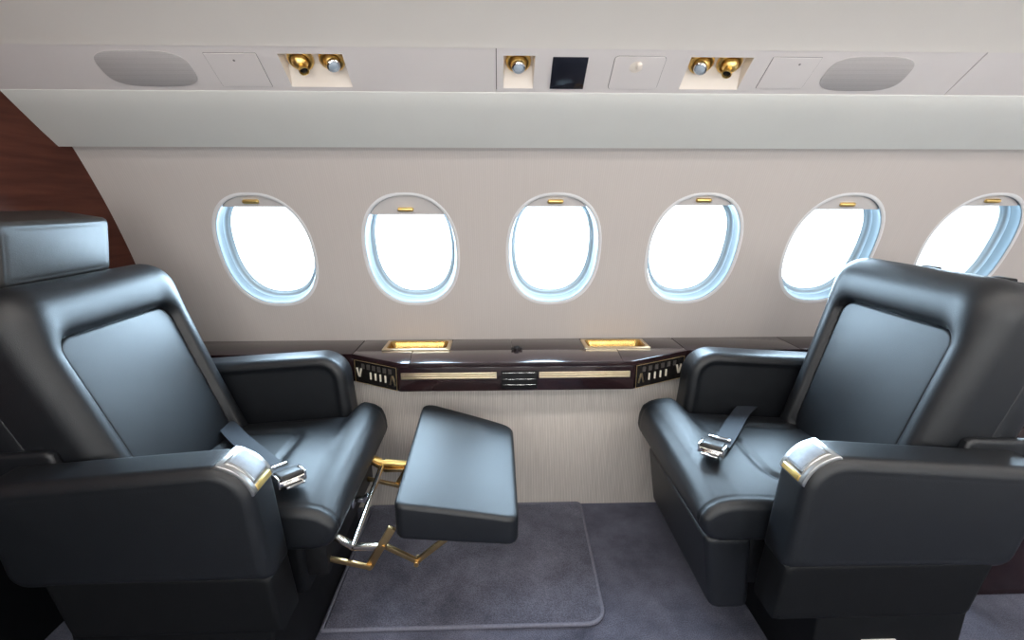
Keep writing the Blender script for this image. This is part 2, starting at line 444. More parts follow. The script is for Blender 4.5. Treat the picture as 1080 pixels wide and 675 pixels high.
# bulkhead and rear wall
def cross_wall(x0, x1, name, mat):
    m = MB(); ol = []
    zs = [0, .3, .55, .645, .75, .85, .95, 1.05, 1.15, 1.25, 1.35, 1.45, 1.55]
    pts = [(wy(z) + .02, z) for z in zs] + [(1.30, 1.66), (1.0, 1.80), (.64, 1.90)]
    full = pts + [(2 * YC - y, z) for (y, z) in reversed(pts[:-1])]
    n = len(full)
    vs = [(x0, y, z) for (y, z) in full] + [(x1, y, z) for (y, z) in full]
    m.add(vs, [tuple(range(n)), tuple(range(2 * n - 1, n - 1, -1))] + [(i, (i + 1) % n, n + (i + 1) % n, n + i) for i in range(n)])
    return struct(m.build(name, mat, smooth=False))
cross_wall(X0 - .04, X0, 'wall_left', M['bulk'])['label'] = 'reddish brown wooden bulkhead behind the left seat'
m = MB(); m.rbox((X0 + .012, YC, .29), (.024, 2.06, .58), .004); struct(m.build('trim_8', M['dark']), 'added dark panel standing in for shadow at the foot of the bulkhead')  # dark panel added to blacken the shadowed corner below the bulkhead
cross_wall(X1, X1 + .04, 'wall_right', M['strip'])

# valance, service strip, ceiling (both sides of the cabin)
AV = radians(41.5); VY, VZ = 1.533, 1.329; VL = .190
def val(x, t, n, side=1):
    p = Vector((x, VY - cos(AV) * t - sin(AV) * n, VZ + sin(AV) * t - cos(AV) * n))
    return p if side > 0 else Vector((p.x, 2 * YC - p.y, p.z))
def valance(side):
    prof = [(0, -.02), (0, -.002), (.0015, 0), (.06, .0015), (.13, .0015), (VL - .004, .0005), (VL - .001, -.001), (VL, -.004), (VL, -.02)]
    m = MB(); n = len(prof); vs = [val(x, t, h, side) for x in (X0, X1) for (t, h) in prof]
    m.add(vs, [(i, (i + 1) % n, n + (i + 1) % n, n + i) for i in range(n)] + [tuple(range(n)), tuple(range(n, 2 * n))])
    return m
struct(valance(1).build('trim_1', M['shell']), 'smooth pale valance panel running above the windows')
struct(valance(-1).build('trim_2', M['shell']))

AS = radians(37); SY, SZ = 1.39, 1.458
def st(x, t, n, side=1):                             # n: into the cabin
    p = Vector((x, SY - cos(AS) * t - sin(AS) * n, SZ + sin(AS) * t - cos(AS) * n))
    return p if side > 0 else Vector((p.x, 2 * YC - p.y, p.z))
SN = Vector((0, -sin(AS), -cos(AS))); SU = Vector((0, -cos(AS), sin(AS)))
UNITS = [(-.530, -.374), (.018, .096), (.484, .641)]
UT = (.010, .106)
def strip(xa, xb, side, holes):
    m = MB(); T0, T1 = -.012, .128
    def q(a, b, c, d): m.add([st(a, c, 0, side), st(b, c, 0, side), st(b, d, 0, side), st(a, d, 0, side), st(a, c, -.01, side), st(b, c, -.01, side), st(b, d, -.01, side), st(a, d, -.01, side)], [(0, 1, 2, 3), (0, 1, 5, 4), (1, 2, 6, 5), (2, 3, 7, 6), (3, 0, 4, 7)])
    x = xa
    for (h0, h1) in holes:
        q(x, h0, T0, T1); q(h0, h1, T0, UT[0]); q(h0, h1, UT[1], T1); x = h1
    q(x, xb, T0, T1)
    return m
G = .0012
struct(strip(X0, 0 - G, 1, UNITS[:1]).build('trim_3', M['strip'], smooth=False), 'overhead service strip, left section')
struct(strip(0 + G, 1.22 - G, 1, UNITS[1:]).build('trim_4', M['strip'], smooth=False), 'overhead service strip, middle section')
struct(strip(1.22 + G, X1, 1, []).build('trim_5', M['strip'], smooth=False), 'overhead service strip, right section')
struct(strip(X0, X1, -1, []).build('trim_6', M['strip'], smooth=False))
m = MB()
for sx_ in (0, 1.22): m.rbox(st(sx_, .058, -.012), (.02, .002, .14), 0, 1, Matrix((Vector((1, 0, 0)), SN, SU)).transposed())
struct(m.build('trim_7', M['gap'], smooth=False), 'dark joints of the overhead strip')
# ceiling: from the strip top over the aisle to the other side, with a shallow crown
pts = [st(0, .128, 0)]; pts = [(pts[0].y, pts[0].z)]
cp = [(1.288, 1.533), (1.27, 1.548), (1.17, 1.600), (1.0, 1.675), (.82, 1.732), (.64, 1.752)]
full = cp + [(2 * YC - y, z) for (y, z) in reversed(cp[:-1])]
m = MB(); n = len(full)
vs = [(x, y, z) for x in (X0, X1) for (y, z) in full] + [(x, y, z + .02) for x in (X0, X1) for (y, z) in full]
m.add(vs, [(i, i + 1, n + i + 1, n + i) for i in range(n - 1)] + [(2 * n + i, 2 * n + i + 1, 3 * n + i + 1, 3 * n + i) for i in range(n - 1)] + [(0, n, 3 * n, 2 * n), (n - 1, 2 * n - 1, 4 * n - 1, 3 * n - 1)])
struct(m.build('ceiling', M['ceiling'], angle=50), 'cream cabin ceiling')

# ------------------------------------------------------------------ overhead fittings
def unit(x0, x1, lights, label, group=None):
    t = thing('overhead_light_unit', label, 'reading light', st((x0 + x1) / 2, UT[0], 0), group)
    t0, t1 = UT; D = .028; tm = t0 + .046
    m = MB()
    ya = .004
    # wedge shaped recess: slope rising from the lower lip to a flat mounting face
    vs = [st(x0, t0, 0), st(x1, t0, 0), st(x1 - ya, tm, -D), st(x0 + ya, tm, -D), st(x1 - ya, t1 - .004, -D), st(x0 + ya, t1 - .004, -D), st(x1, t1, 0), st(x0, t1, 0)]
    m.add(vs, [(0, 1, 2, 3), (3, 2, 4, 5), (5, 4, 6, 7), (0, 3, 5, 7), (1, 2, 4, 6)])
    m.build('housing', M['housing'], t, smooth=False)
    for (lx, kind) in lights:
        c = st(lx, .073, -D)
        m = MB(); m.lathe([(.031, 0), (.0325, .004), (.031, .010), (.027, .013), (.024, .0125), (.0225, .006), (.0225, .002)], c, SN, 28)
        f = m.build('gasper_ring' if kind == 'g' else 'lamp_ring', M['gold'], t)
        aim = (SN * 1.0 + SU * (.10 if kind == 'l' else -.10) + Vector((-.45 * (1 if lx > .1 else -1 if lx < 0 else 0), 0, 0))).normalized()
        bc = Vector(c) + SN * .012
        m = MB(); m.lathe([(.021 * sin(pi * k / 12), -.021 * cos(pi * k / 12)) for k in range(13)], bc, aim, 22)
        b = m.build('ball', M['gold'], f)
        if kind == 'g':
            m = MB(); m.lathe([(.0105, .014), (.0105, .024), (.0125, .027), (.0125, .035), (.0105, .036), (.009, .030)], bc, aim, 20); m.build('nozzle', M['gold'], f)
            m = MB(); m.lathe([(.009, .031), (.006, .0325), (.001, .0335)], bc, aim, 16); m.build('nozzle_core', M['black'], f)
        else:
            m = MB(); m.lathe([(.0155, .008), (.0165, .015), (.0165, .022), (.0140, .024), (.0130, .020)], bc, aim, 24); m.build('lamp_collar', M['chrome'], f)
            m = MB(); m.lathe([(.0136, .019), (.0105, .0225), (.006, .0243), (.001, .025)], bc, aim, 20); m.build('lens', M['lens'], f)
    return t
unit(*UNITS[0], [(-.489, 'g'), (-.411, 'l')], 'cream overhead recess with brass air nozzle left and reading lamp right, above second window', 'twin brass light and air units')
unit(*UNITS[1], [(.056, 'l')], 'small cream overhead recess holding a single brass reading lamp')
unit(*UNITS[2], [(.525, 'l'), (.598, 'g')], 'cream overhead recess with brass reading lamp left and air nozzle right, above fourth window', 'twin brass light and air units')

def speaker(cx, hw, label):
    ol = []
    for k in range(72):
        a = 2 * pi * k / 72; c, s_ = cos(a), sin(a); e = 2 / 3.3
        ol.append((cx + hw * abs(c)**e * (1 if c >= 0 else -1), .061 + .0515 * abs(s_)**e * (1 if s_ >= 0 else -1)))
    m = MB(); m.prism(ol, .0002, .002, lambda a, b, h: st(a, b, h), .0008)
    return tag(m.build('speaker_grille', M['grille']), label, 'speaker', 'oval speaker grilles')
speaker(-.866, .112, 'oval grey overhead speaker grille at left, nearest the wooden bulkhead')
speaker(.957, .110, 'oval grey overhead speaker grille at right, past the keyhole hatch')

def hatch(x0, x1, t0, t1, label, name, r=.002, key=None, latch=None):
    ol = round_poly([(x0, t0, r), (x1, t0, r), (x1, t1, r), (x0, t1, r)], 4)
    c = st((x0 + x1) / 2, t0, 0)
    t = thing(name, label, 'hatch', c)
    m = MB(); m.prism(ol, .0001, .0008, lambda a, b, h: st(a, b, h), .0001); m.build('hatch_gap', M['gap'], t, smooth=False)
    m = MB(); m.prism(inset(ol, .0013), .0002, .0022, lambda a, b, h: st(a, b, h), .0004); m.build('hatch_door', M['strip'], t, smooth=False)
    if key:
        m = MB(); m.lathe([(.0028, .001), (.0028, .0026), (.0018, .0028)], st(key, t1 - .020, 0), SN, 12); m.build('keyhole', M['gap'], t)
    if latch:
        lx, lt = latch
        m = MB(); m.lathe([(.017, .001), (.0165, .0026), (.012, .0032), (.006, .0030)], st(lx, lt, 0), SN, 24)
        m.rbox(st(lx + .006, lt + .006, .006), (.013, .016, .010), .004, 3, Matrix((Vector((1, 0, 0)), SU, SN)).transposed())
        m.build('finger_latch', M['housing'], t)
    return t
hatch(-.706, -.579, .010, .108, 'square overhead access hatch with keyhole, between left speaker and brass fittings', 'overhead_hatch', key=-.640)
hatch(.293, .423, .0095, .1085, 'square overhead hatch with raised white finger latch, beside the dark tinted square', 'latch_hatch', .010, latch=(.352, .078))
hatch(.688, .813, .0155, .1095, 'square overhead access hatch with keyhole, between brass fittings and right speaker', 'overhead_hatch', key=.765)
ol = round_poly([(.140, .011, .001), (.228, .011, .001), (.228, .104, .001), (.140, .104, .001)], 2)
m = MB(); m.prism(ol, .0002, .003, lambda a, b, h: st(a, b, h), .0006)
tag(m.build('tinted_panel', M['screen']), 'square dark tinted overhead panel right of the single reading lamp', 'panel')

# ------------------------------------------------------------------ side ledge with console
ZT = .645
led = thing('side_ledge', 'long polished dark wood ledge and drawer console under the windows', 'ledge', (.06, 1.70, .53))
def top_panel(corners, name='ledge_top', z0=ZT - .018, z1=ZT, bev=.0015):
    m = MB(); m.prism(corners, z0, z1, lambda a, b, h: P(a, b, h), bev); return m.build(name, M['wood'], led)
YB = 1.845; YM = 1.694
TR = [(-.426, -.178), (.322, .566)]; TY = (1.700, 1.818)
g = .0008
top_panel([(X0, 1.662), (-.522, 1.662), (-.522, YB), (X0, YB)])                                   # behind the left seat
top_panel([(-.520, 1.660), (-.335, 1.555), (-.300, 1.555), (-.313, YM - g), (-.520, YM - g)])      # left corner
top_panel([(-.299, 1.555), (.425, 1.555), (.437, YM - g), (-.312, YM - g)])                        # front flap
top_panel([(.426, 1.555), (.462, 1.555), (.688, 1.668), (.688, YM - g), (.438, YM - g)])           # right corner
top_panel([(.690, 1.670), (1.115, 1.670), (1.115, YB), (.690, YB)])
top_panel([(1.117, 1.670), (X1, 1.670), (X1, YB), (1.117, YB)])
for a, b in ((-.520, TR[0][0]), (TR[0][1], .0505), (.0505, TR[1][0]), (TR[1][1], .688)):
    top_panel([(a + g, YM + g), (b - g, YM + g), (b - g, YB), (a + g, YB)])
for a, b in TR:
    top_panel([(a - g, YM + g), (b + g, YM + g), (b + g, TY[0] + .004), (a - g, TY[0] + .004)])
    top_panel([(a - g, TY[1] - .004), (b + g, TY[1] - .004), (b + g, YB), (a - g, YB)])
# fascia
ZF = .540
fr = [(-.520, 1.664), (-.334, 1.559), (.461, 1.559), (.688, 1.672), (X1, 1.676)]
m = MB(); ol = [(X0, 1.668)] + fr
for (a, b) in zip(ol[:-1], ol[1:]):
    a, b = Vector((*a, 0)), Vector((*b, 0)); d = (b - a).normalized(); nrm = Vector((-d.y, d.x, 0))
    m.rbox((a + b) / 2 + nrm * .012 + Vector((0, 0, (ZF + ZT - .018) / 2)), ((b - a).length + .003, .024, ZT - .018 - ZF), .002, 2, Matrix((d, nrm, Vector((0, 0, 1)))).transposed())
m.build('fascia', M['wood'], led)
m = MB(); m.prism([(-.500, 1.69), (-.326, 1.572), (.453, 1.572), (.670, 1.69)], ZF + .002, ZF + .012, lambda a, b, h: P(a, b, h), .001); m.build('console_underside', M['black'], led)
def tray(a, b):
    y0, y1 = TY; D = .030; r = .014; f = .013
    o = round_poly([(a, y0, .004), (b, y0, .004), (b, y1, .004), (a, y1, .004)], 4)
    n = len(o); i1 = round_poly([(a + f, y0 + f, r), (b - f, y0 + f, r), (b - f, y1 - f, r), (a + f, y1 - f, r)], 4)
    i2 = round_poly([(a + f + .004, y0 + f + .004, r), (b - f - .004, y0 + f + .004, r), (b - f - .004, y1 - f - .004, r), (a + f + .004, y1 - f - .004, r)], 4)
    i3 = round_poly([(a + f + .018, y0 + f + .014, r), (b - f - .018, y0 + f + .014, r), (b - f - .018, y1 - f - .014, r), (a + f + .018, y1 - f - .014, r)], 4)
    loops = [(o, ZT - .004), (o, ZT + .002), (inset(o, .002), ZT + .0035), (i1, ZT + .0035), (i2, ZT - .002), (i3, ZT - D)]
    m = MB(); vs = [P(p[0], p[1], z) for (l, z) in loops for p in l]
    fs = [(j * n + k, j * n + (k + 1) % n, (j + 1) * n + (k + 1) % n, (j + 1) * n + k) for j in range(len(loops) - 1) for k in range(n)]
    fs.append(tuple((len(loops) - 1) * n + k for k in range(n)))
    m.add(vs, fs); t = m.build('recessed_tray', M['palegold'], led, angle=40); t.data.materials.append(M['basin'])
    for q in t.data.polygons: q.material_index = 1 if q.index // n >= 3 else 0
    for px in (a + .045, b - .045):
        m = MB(); m.lathe([(.022, 0), (.022, .010), (.019, .013), (.016, .010)], (px, (y0 + y1) / 2, ZT - D), (0, 0, 1), 20); m.build('tray_cup', M['gold'], t)
tray(*TR[0]); tray(*TR[1])
for (a, b) in ((-.331, -.006), (.139, .453)):
    m = MB()
    for k in range(3): m.rbox(((a + b) / 2, 1.5575, .589 + k * .0078), (b - a, .007, .0074), .0015)
    m.build('brass_strip', M['palegold'], led)
m = MB(); m.rbox((.071, 1.555, .581), (.122, .012, .062), .002); lp = m.build('latch_panel', M['black'], led)
m = MB()
for z in (.609, .586, .566): m.rbox((.071, 1.5485, z), (.112, .004, .0016), .0007)
m.build('latch_line', M['chrome'], lp)
m = MB(); m.lathe([(.013, 0), (.0135, .004), (.010, .010), (.004, .012)], (.068, 1.704, ZT), (0, 0, 1), 20); m.rbox((.068, 1.70, ZT + .003), (.04, .012, .006), .002); m.build('table_latch', M['black'], led)

def control_panel(A, B, rev):
    A, B = Vector((*A, 0)), Vector((*B, 0)); d = (B - A).normalized(); nrm = Vector((d.y, -d.x, 0)); L = (B - A).length
    R = Matrix((d, nrm, Vector((0, 0, 1)))).transposed()
    def pt(u, z, n): return A + d * (u if not rev else L - u) + Vector((0, 0, z)) + nrm * n
    m = MB(); m.rbox(pt(L * .5, .5855, .002), (L * .90, .006, .084), .002, 2, R); pl = m.build('control_panel', M['display'], led)
    m = MB()
    for z in (.5445, .6265): m.rbox(pt(L * .5, z, .0055), (L * .90, .002, .0016), .0005, 1, R)
    for u in (.052, .948): m.rbox(pt(L * u, .5855, .0055), (.0016, .002, .084), .0005, 1, R)
    m.build('brass_outline', M['goldsat'], pl)
    # upper row of little dark display windows
    for k in range(6):
        m = MB(); m.rbox(pt(L * (.24 + .115 * k), .608, .0055), (.0145, .003, .018), .001, 2, R); m.build('display', M['dispwin'], pl)
    # lower row of rocker switches, the outer ones as slanted pointers
    for k in range(4):
        m = MB(); m.rbox(pt(L * (.40 + .105 * k), .578, .006), (.0065, .005, .026), .0018, 2, R); m.build('switch', M['ivory'], pl)
    m = MB()
    for sg in (-1, 1):
        q = Matrix.Rotation(-sg * .28, 3, nrm); m.rbox(pt(L * .15, .583, .006) + d * sg * .006, (.006, .005, .034), .0015, 2, q @ R)
    m.build('pointer_switch', M['ivory'], pl)
    m = MB()
    for sg in (-1, 1):
        q = Matrix.Rotation(sg * .28, 3, nrm); m.rbox(pt(L * .86, .578, .006) + d * sg * .006, (.006, .005, .036), .0015, 2, q @ R)
    m.build('pointer_switch', M['palegold'], pl)
control_panel((-.520, 1.662), (-.334, 1.557), False)
control_panel((.461, 1.557), (.688, 1.670), True)

# ------------------------------------------------------------------ carpet mat
mt = thing('carpet_mat', 'grey blue carpet mat with bound rounded edge, lying between the seats', 'carpet mat', (-.1, 1.4, 0))
ol = round_poly([(-.500, 1.120, .004), (.300, 1.120, .055), (.322, 1.684, .02), (-.500, 1.684, .004)], 8)
m = MB(); m.prism(inset(ol, .004), .0005, .010, lambda a, b, h: P(a, b, h), .003); m.build('carpet_pile', M['mat'], mt)
m = MB(); pth = [P(p[0], p[1], .0065) for p in ol]; m.tube(pth + [pth[0]], .0058, 8); m.build('binding', M['bind'], mt)

# ------------------------------------------------------------------ low cabinet past the right seat
cb = thing('side_cabinet', 'low dark wood cabinet on the floor behind the right seat', 'cabinet', (1.9, 1.44, 0))
m = MB(); m.rbox((1.93, 1.42, .30), (1.10, .46, .56), .004); m.rbox((1.93, 1.42, .011), (1.08, .45, .022), .001); m.build('carcass', M['wood'], cb)
for k in range(2):
    m = MB(); m.rbox((1.66 + .545 * k, 1.186, .30), (.53, .012, .53), .003); d_ = m.build('cabinet_door', M['wood'], cb)
    m = MB(); m.lathe([(.006, 0), (.006, .012), (.011, .016), (.010, .022)], (1.87 + .12 * k, 1.18, .36), (0, -1, 0), 16); m.build('knob', M['gold'], d_)

# ------------------------------------------------------------------ seats
def make_seat(name, label, ox, oy, sg, shift, headrest, legrest_out, ped, rear, rec):
    t = thing(name, label, 'seat', (ox, oy, 0))
    def W(X, Y, Z): return Vector((ox + sg * X, oy + Y, Z))
    # pedestal, base and side skirts
    m = MB(); m.prism(round_poly([(-.232, -.352, .008), (ped, -.352, .008), (ped, .30, .02), (-.232, .30, .02)], 4), .0, .255, lambda a, b, h: W(a, b, h), .006); m.build('pedestal', M['dark'], t)
    m = MB(); m.prism(round_poly([(-.24, -.235, .02), (.245, -.235, .02), (.245, .235, .02), (-.24, .235, .02)], 4), .23, .405, lambda a, b, h: W(a, b, h), .006); m.build('seat_frame', M['dark'], t)
    for s_ in (-1, 1):
        y0, y1 = (-.3705, -.275) if s_ < 0 else (.275, .355)
        ol = resample(round_poly([(.229, .40, .01), (-.245, .40, .01), (-.212, .252, .006), (.244, .252, .006)], 6), 80)
        sd = sdf(ol)
        m = MB(); m.pad(ol, lambda p: (y1 - y0) / 2 - roll(sd(p), .010), lambda p: -(y1 - y0) / 2 + roll(sd(p), .010), lambda a, b, h: W(a, (y0 + y1) / 2 + h, b), edge_ts(6, 4, .2))
        m.build('skirt', M['dark'], t)
    # sled leg plates under the near skirt
    if not legrest_out: m = MB(); m.rbox(W(-.03, -.353, .13), (.085, .012, .09), .003); m.build('floor_fitting', M['shade'], t)
    # armrests
    for s_ in (-1, 1):
        y0, y1 = (-.372, -.262) if s_ < 0 else (.258, .362)
        zb = .383
        zt_ = .661 if s_ < 0 else .688; zr_ = .618 if s_ < 0 else .652
        cs = [(.232, zb, .006), (.210, zt_, .085), (-.345, zr_, .03), (-.285 - rear, zb - .008, .045)]
        ol = resample(round_poly(cs, 12), 150); sd = sdf(ol); T = (y1 - y0) / 2
        def prof(p, inner):
            d = sd(p); h = T - roll(d, .026)
            if inner: h -= .004 * math.exp(-((d - .034) / .003) ** 2) + (.006 * min(max((d - .034) / .006, 0), 1))
            else: h -= .0005 * math.exp(-((d - .030) / .003) ** 2) - .002 * min(max((d - .03) / .08, 0), 1)
            return h
        m = MB()
        m.pad(ol, lambda p: prof(p, s_ < 0), lambda p: -prof(p, s_ > 0), lambda a, b, h: W(a, (y0 + y1) / 2 + h, b), edge_ts(20, 8, .42))
        arm = m.build('armrest', M['leather'], t, angle=60)
        if s_ < 0:
            # chrome control plate wrapped over the front top corner
            path = round_poly([(.232, zb), (.210, zt_, .085), (-.345, zr_)], 20)
            L = [0]
            for i in range(len(path) - 1): L.append(L[-1] + math.hypot(path[i+1][0] - path[i][0], path[i+1][1] - path[i][1]))
            def at(u):
                i = 0
                while i < len(L) - 2 and L[i + 1] < u: i += 1
                f = (u - L[i]) / (L[i + 1] - L[i]); p, q = path[i], path[i + 1]
                d = Vector((q[0] - p[0], q[1] - p[1])).normalized(); n = Vector((d.y, -d.x))
                return Vector((p[0] + (q[0] - p[0]) * f, p[1] + (q[1] - p[1]) * f)), n
            ymid = (y0 + y1) / 2 + .002
            def wrap(ua, ub, hw, h0, h1, r, nu=18, name='control_plate', mat=M['chrome'], par=t):
                m = MB(); vs = []; prof_ = [(-hw, h0), (-hw, h1 - r), (-hw + r * .3, h1 - r * .3), (-hw + r, h1), (hw - r, h1), (hw - r * .3, h1 - r * .3), (hw, h1 - r), (hw, h0)]
                k = len(prof_)
                for i in range(nu + 1):
                    u = ua + (ub - ua) * i / nu; p, n = at(u); e = min(i, nu - i) / nu * (ub - ua); dr = roll(e, r * 1.5) if e < r * 1.5 else 0
                    for (yy, hh) in prof_:
                        q = p + n * max(hh - dr, h0); vs.append(W(q.x, ymid + yy, q.y))
                fs = [(i * k + j, i * k + (j + 1) % k, (i + 1) * k + (j + 1) % k, (i + 1) * k + j) for i in range(nu) for j in range(k)] + [tuple(range(k)), tuple(nu * k + j for j in range(k))]
                m.add(vs, fs); return m.build(name, mat, par)
            u0 = .205
            cpn = wrap(u0, u0 + .108, .043, -.004, .005, .003, mat=M['softchrome'])
            for (ya, yb, ua, ub) in ((-.034, -.029, .012, .120), (.029, .034, .012, .120)):
                pass
            rim = wrap(u0 + .020, u0 + .092, .031, .004, .0085, .002, name='control_rim', par=cpn, mat=M['softchrome'])
            wrap(u0 + .025, u0 + .087, .026, .006, .0095, .0015, name='control_button', par=cpn, mat=M['button'])
            wrap(u0 + .004, u0 + .018, .030, .004, .0085, .002, nu=6, name='release_button', par=cpn, mat=M['gold'])
    # seat cushion: bull-nosed profile swept across, with a sunk centre panel
    sx = shift
    prof = [(-.16 + sx, .38), (-.16 + sx, .462), (-.10 + sx, .465), (-.03 + sx, .470), (.05 + sx, .475), (.12 + sx, .480), (.19 + sx, .485), (.24 + sx, .487)]
    nose = [(.268, .485), (.296, .478), (.320, .462), (.334, .440), (.336, .416), (.328, .393), (.310, .375), (.28, .366)]
    prof = prof + [(a + sx, b) for (a, b) in nose] + [(.10 + sx, .366), (-.10 + sx, .370)]
    pr = resample(prof, 120)
    ys = []; HW = .250; r = .020
    for k in range(9): ys.append(-HW + r * (1 - cos(pi / 2 * k / 8)))
    ys += [-HW + r + .006, -HW + r + .011, -HW + r + .016]
    nmid = 46
    ys += [-HW + r + .022 + (2 * HW - 2 * r - .044) * k / nmid for k in range(nmid + 1)]
    ys += [-y for y in reversed(ys[:12])]
    pan = resample(round_poly([(-.30 + sx, -.165, .03), (.115 + sx, -.150, .06), (.115 + sx, .150, .06), (-.30 + sx, .165, .03)], 8), 60)
    pd = sdf(pan)
    m = MB(); vs = []; n = len(pr)
    for y in ys:
        e = HW - abs(y); ins = roll(e, r)
        ring = inset(pr, ins) if ins > 0 else pr
        seam = .0035 * math.exp(-((e - r - .006) / .003) ** 2)
        for (a, b) in ring:
            up = min(max((b - .425) / .03, 0), 1)
            dz = .012 * (1 - (y / HW) ** 2) * up                                   # crown
            d = pd((a, y))
            if up > .9 and a < .26 + sx:
                dz -= .010 * math.exp(-(d / .006) ** 2) if d > 0 else .010 * math.exp(-(d / .018) ** 2)
                if d > 0: dz -= .004
            if e > r: 
                c = Vector((a - (.08 + sx), b - .44)); c = c.normalized() * seam if c.length else c
                a2, b2 = a - c.x, b - c.y
            else: a2, b2 = a, b
            k1 = min(max((a - .222) / .036, 0), 1); k1 = k1 * k1 * (3 - 2 * k1); k2 = min(max(y / HW, 0), 1)
            k3 = min(max(-y / HW, 0), 1); vs.append(W(a2, y + .075 * k1 * k2 ** 2 - .006, b2 + dz + (.024 * k2 * k1 - .012 * k3 * k3) * up))
    fs = [(j * n + k, j * n + (k + 1) % n, (j + 1) * n + (k + 1) % n, (j + 1) * n + k) for j in range(len(ys) - 1) for k in range(n)]
    fs += [tuple(range(n)), tuple((len(ys) - 1) * n + k for k in range(n))]
    m.add(vs, fs); cushion = m.build('seat_cushion', M['leather'], t, angle=60)
    # backrest
    A = radians(rec); nv = Vector((cos(A), 0, sin(A))); uv = Vector((-sin(A), 0, cos(A)))
    mid = Vector((-.211 + sx, 0, .711)); base = mid - uv * .285 - nv * .13
    def B(w, v, h):
        p = base + uv * v + nv * h; return W(p.x, w, p.z)
    VL_ = .60
    bo = resample(round_poly([(-.256, -.02, .03), (.256, -.02, .03), (.258, .2), (.278, VL_, .085), (-.278, VL_, .085), (-.258, .2)], 14), 220)
    bsd = sdf(bo)
    bi = resample(round_poly([(-.178, .02, .03), (.178, .02, .03), (.193, .460, .042), (-.193, .460, .042)], 12), 300)
    isd = sdf(bi); vc = .236
    def cast(p):                                       # where the ray from the panel centre to p crosses the panel edge
        dx, dy = p[0], p[1] - vc
        for i in range(len(bi)):
            (x1, y1), (x2, y2) = bi[i - 1], bi[i]; y1 -= vc; y2 -= vc
            ex, ey = x2 - x1, y2 - y1; den = dx * ey - dy * ex
            if abs(den) < 1e-12: continue
            t_ = (x1 * ey - y1 * ex) / den; u_ = (x1 * dy - y1 * dx) / den
            if t_ > 0 and -1e-9 <= u_ <= 1 + 1e-9: return (dx * t_, vc + dy * t_)
    bc = [cast(p) for p in bo]
    def mixp(f): return [(a[0] + (c[0] - a[0]) * f, a[1] + (c[1] - a[1]) * f) for a, c in zip(bo, bc)]
    def mixc(f): return [(c[0] * f, vc + (c[1] - vc) * f) for c in bc]
    def front(p):
        d = bsd(p); q = isd(p)
        h = .163 - roll(d, .082) * .95 + .008 * min(abs(p[0]) / .22, 1) ** 2
        if q <= 0: h -= .026 * math.exp(q / .030) + .010 * math.exp(-(q / .006) ** 2)
        else:
            puff = max(1 - (p[0] / .19) ** 2, 0) * max(1 - ((p[1] - vc) / .225) ** 2, 0)
            h = .131 - roll(q, .010) * 1.1 + .006 * sqrt(puff)
        return h
    rings = [mixp(f) for f in [0, .01, .03, .06, .1, .15, .2, .27, .34, .42, .5, .58, .66, .72, .77, .82, .86, .89, .92, .945, .965, .98, .99, .996, 1]]
    rings += [mixc(f) for f in [.994, .988, .98, .97, .96, .95, .93, .9, .86, .8, .74, .66, .58, .5, .4, .3, .2, .1, .04]]
    m = MB(); m.pad_rings(rings, front, lambda p: .006, B)
    m.build('back_cushion', M['leather'], t, angle=70)
    so = resample(round_poly([(-.257, -.02, .03), (.257, -.02, .03), (.259, .2), (.280, VL_ + .008, .085), (-.280, VL_ + .008, .085), (-.259, .2)], 10), 120); ssd = sdf(so)
    m = MB(); m.pad(so, lambda p: .010 - roll(ssd(p), .006), lambda p: -.075 + roll(ssd(p), .04), B, edge_ts(10, 6, .3))
    m.build('back_shell', M['leather'], t, angle=60)
    # hinge covers at the foot of the back
    for s_ in (-1, 1):
        hc = resample(round_poly([(-.34 + sx, .46, .02), (-.20 + sx, .46, .02), (-.250 + sx, .648, .012), (-.46 + sx, .640, .03)], 6), 50); hsd = sdf(hc)
        m = MB(); m.pad(hc, lambda p: .012 - roll(hsd(p), .008), lambda p: -.012 + roll(hsd(p), .008), lambda a, b, h: W(a, s_ * .268 + h, b), edge_ts(6, 3, .3)); m.build('hinge_cover', M['leather'], t)
    # headrest, or the empty sockets
    if headrest:
        A2 = radians(-9); n2 = Vector((cos(A2), 0, sin(A2))); u2 = Vector((-sin(A2), 0, cos(A2)))
        hb = Vector((-.372, 0, .985))
        def Hh(w, v, h):
            p = hb + u2 * v + n2 * (h - .10); return W(p.x, w - .012, p.z)
        ho = resample(round_poly([(-.158, 0, .012), (.158, 0, .012), (.158, .148, .014), (-.158, .148, .014)], 6), 110); hsd2 = sdf(ho)
        m = MB(); m.pad(ho, lambda p: .100 - roll(hsd2(p), .014) - .0012 * math.exp(-((hsd2(p) - .015) / .003) ** 2) + .005 * max(1 - (p[0] / .162) ** 2, 0) * max(1 - ((p[1] - .071) / .071) ** 2, 0), lambda p: -.045 + roll(hsd2(p), .014), Hh, edge_ts(16, 6, .5))
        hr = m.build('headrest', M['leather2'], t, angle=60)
        for w in (-.09, .09, .150): m = MB(); m.tube([Hh(w, -.05, .05), Hh(w, .03, .05)], .006, 10); m.build('headrest_post', M['chrome'], hr)
    else:
        for w in (-.09, .12): m = MB(); m.rbox(B(w, VL_ + .011, -.02), (.022, .05, .012), .005, 3); m.build('headrest_socket', M['black'], t)
    # leg rest
    if not legrest_out:
        lo = resample(round_poly([(.18 + sx, .150, .02), (.283 + sx, .150, .03), (.315 + sx, .368, .012), (.19 + sx, .368, .012)], 6), 70); ls = sdf(lo)
        m = MB(); m.pad(lo, lambda p: .235 - roll(ls(p), .018), lambda p: -.235 + roll(ls(p), .018), lambda a, b, h: W(a, h, b), edge_ts(8, 4, .5)); m.build('leg_rest', M['leather'], t, angle=60)
        m = MB(); m.tube([W(.19, -.235, .255), W(.19, -.20, .255)], .008, 10); m.tube([W(.17, -.222, .258), W(.24, -.222, .25)], .005, 8); m.build('leg_rest_linkage', M['gold'], t)
    else:
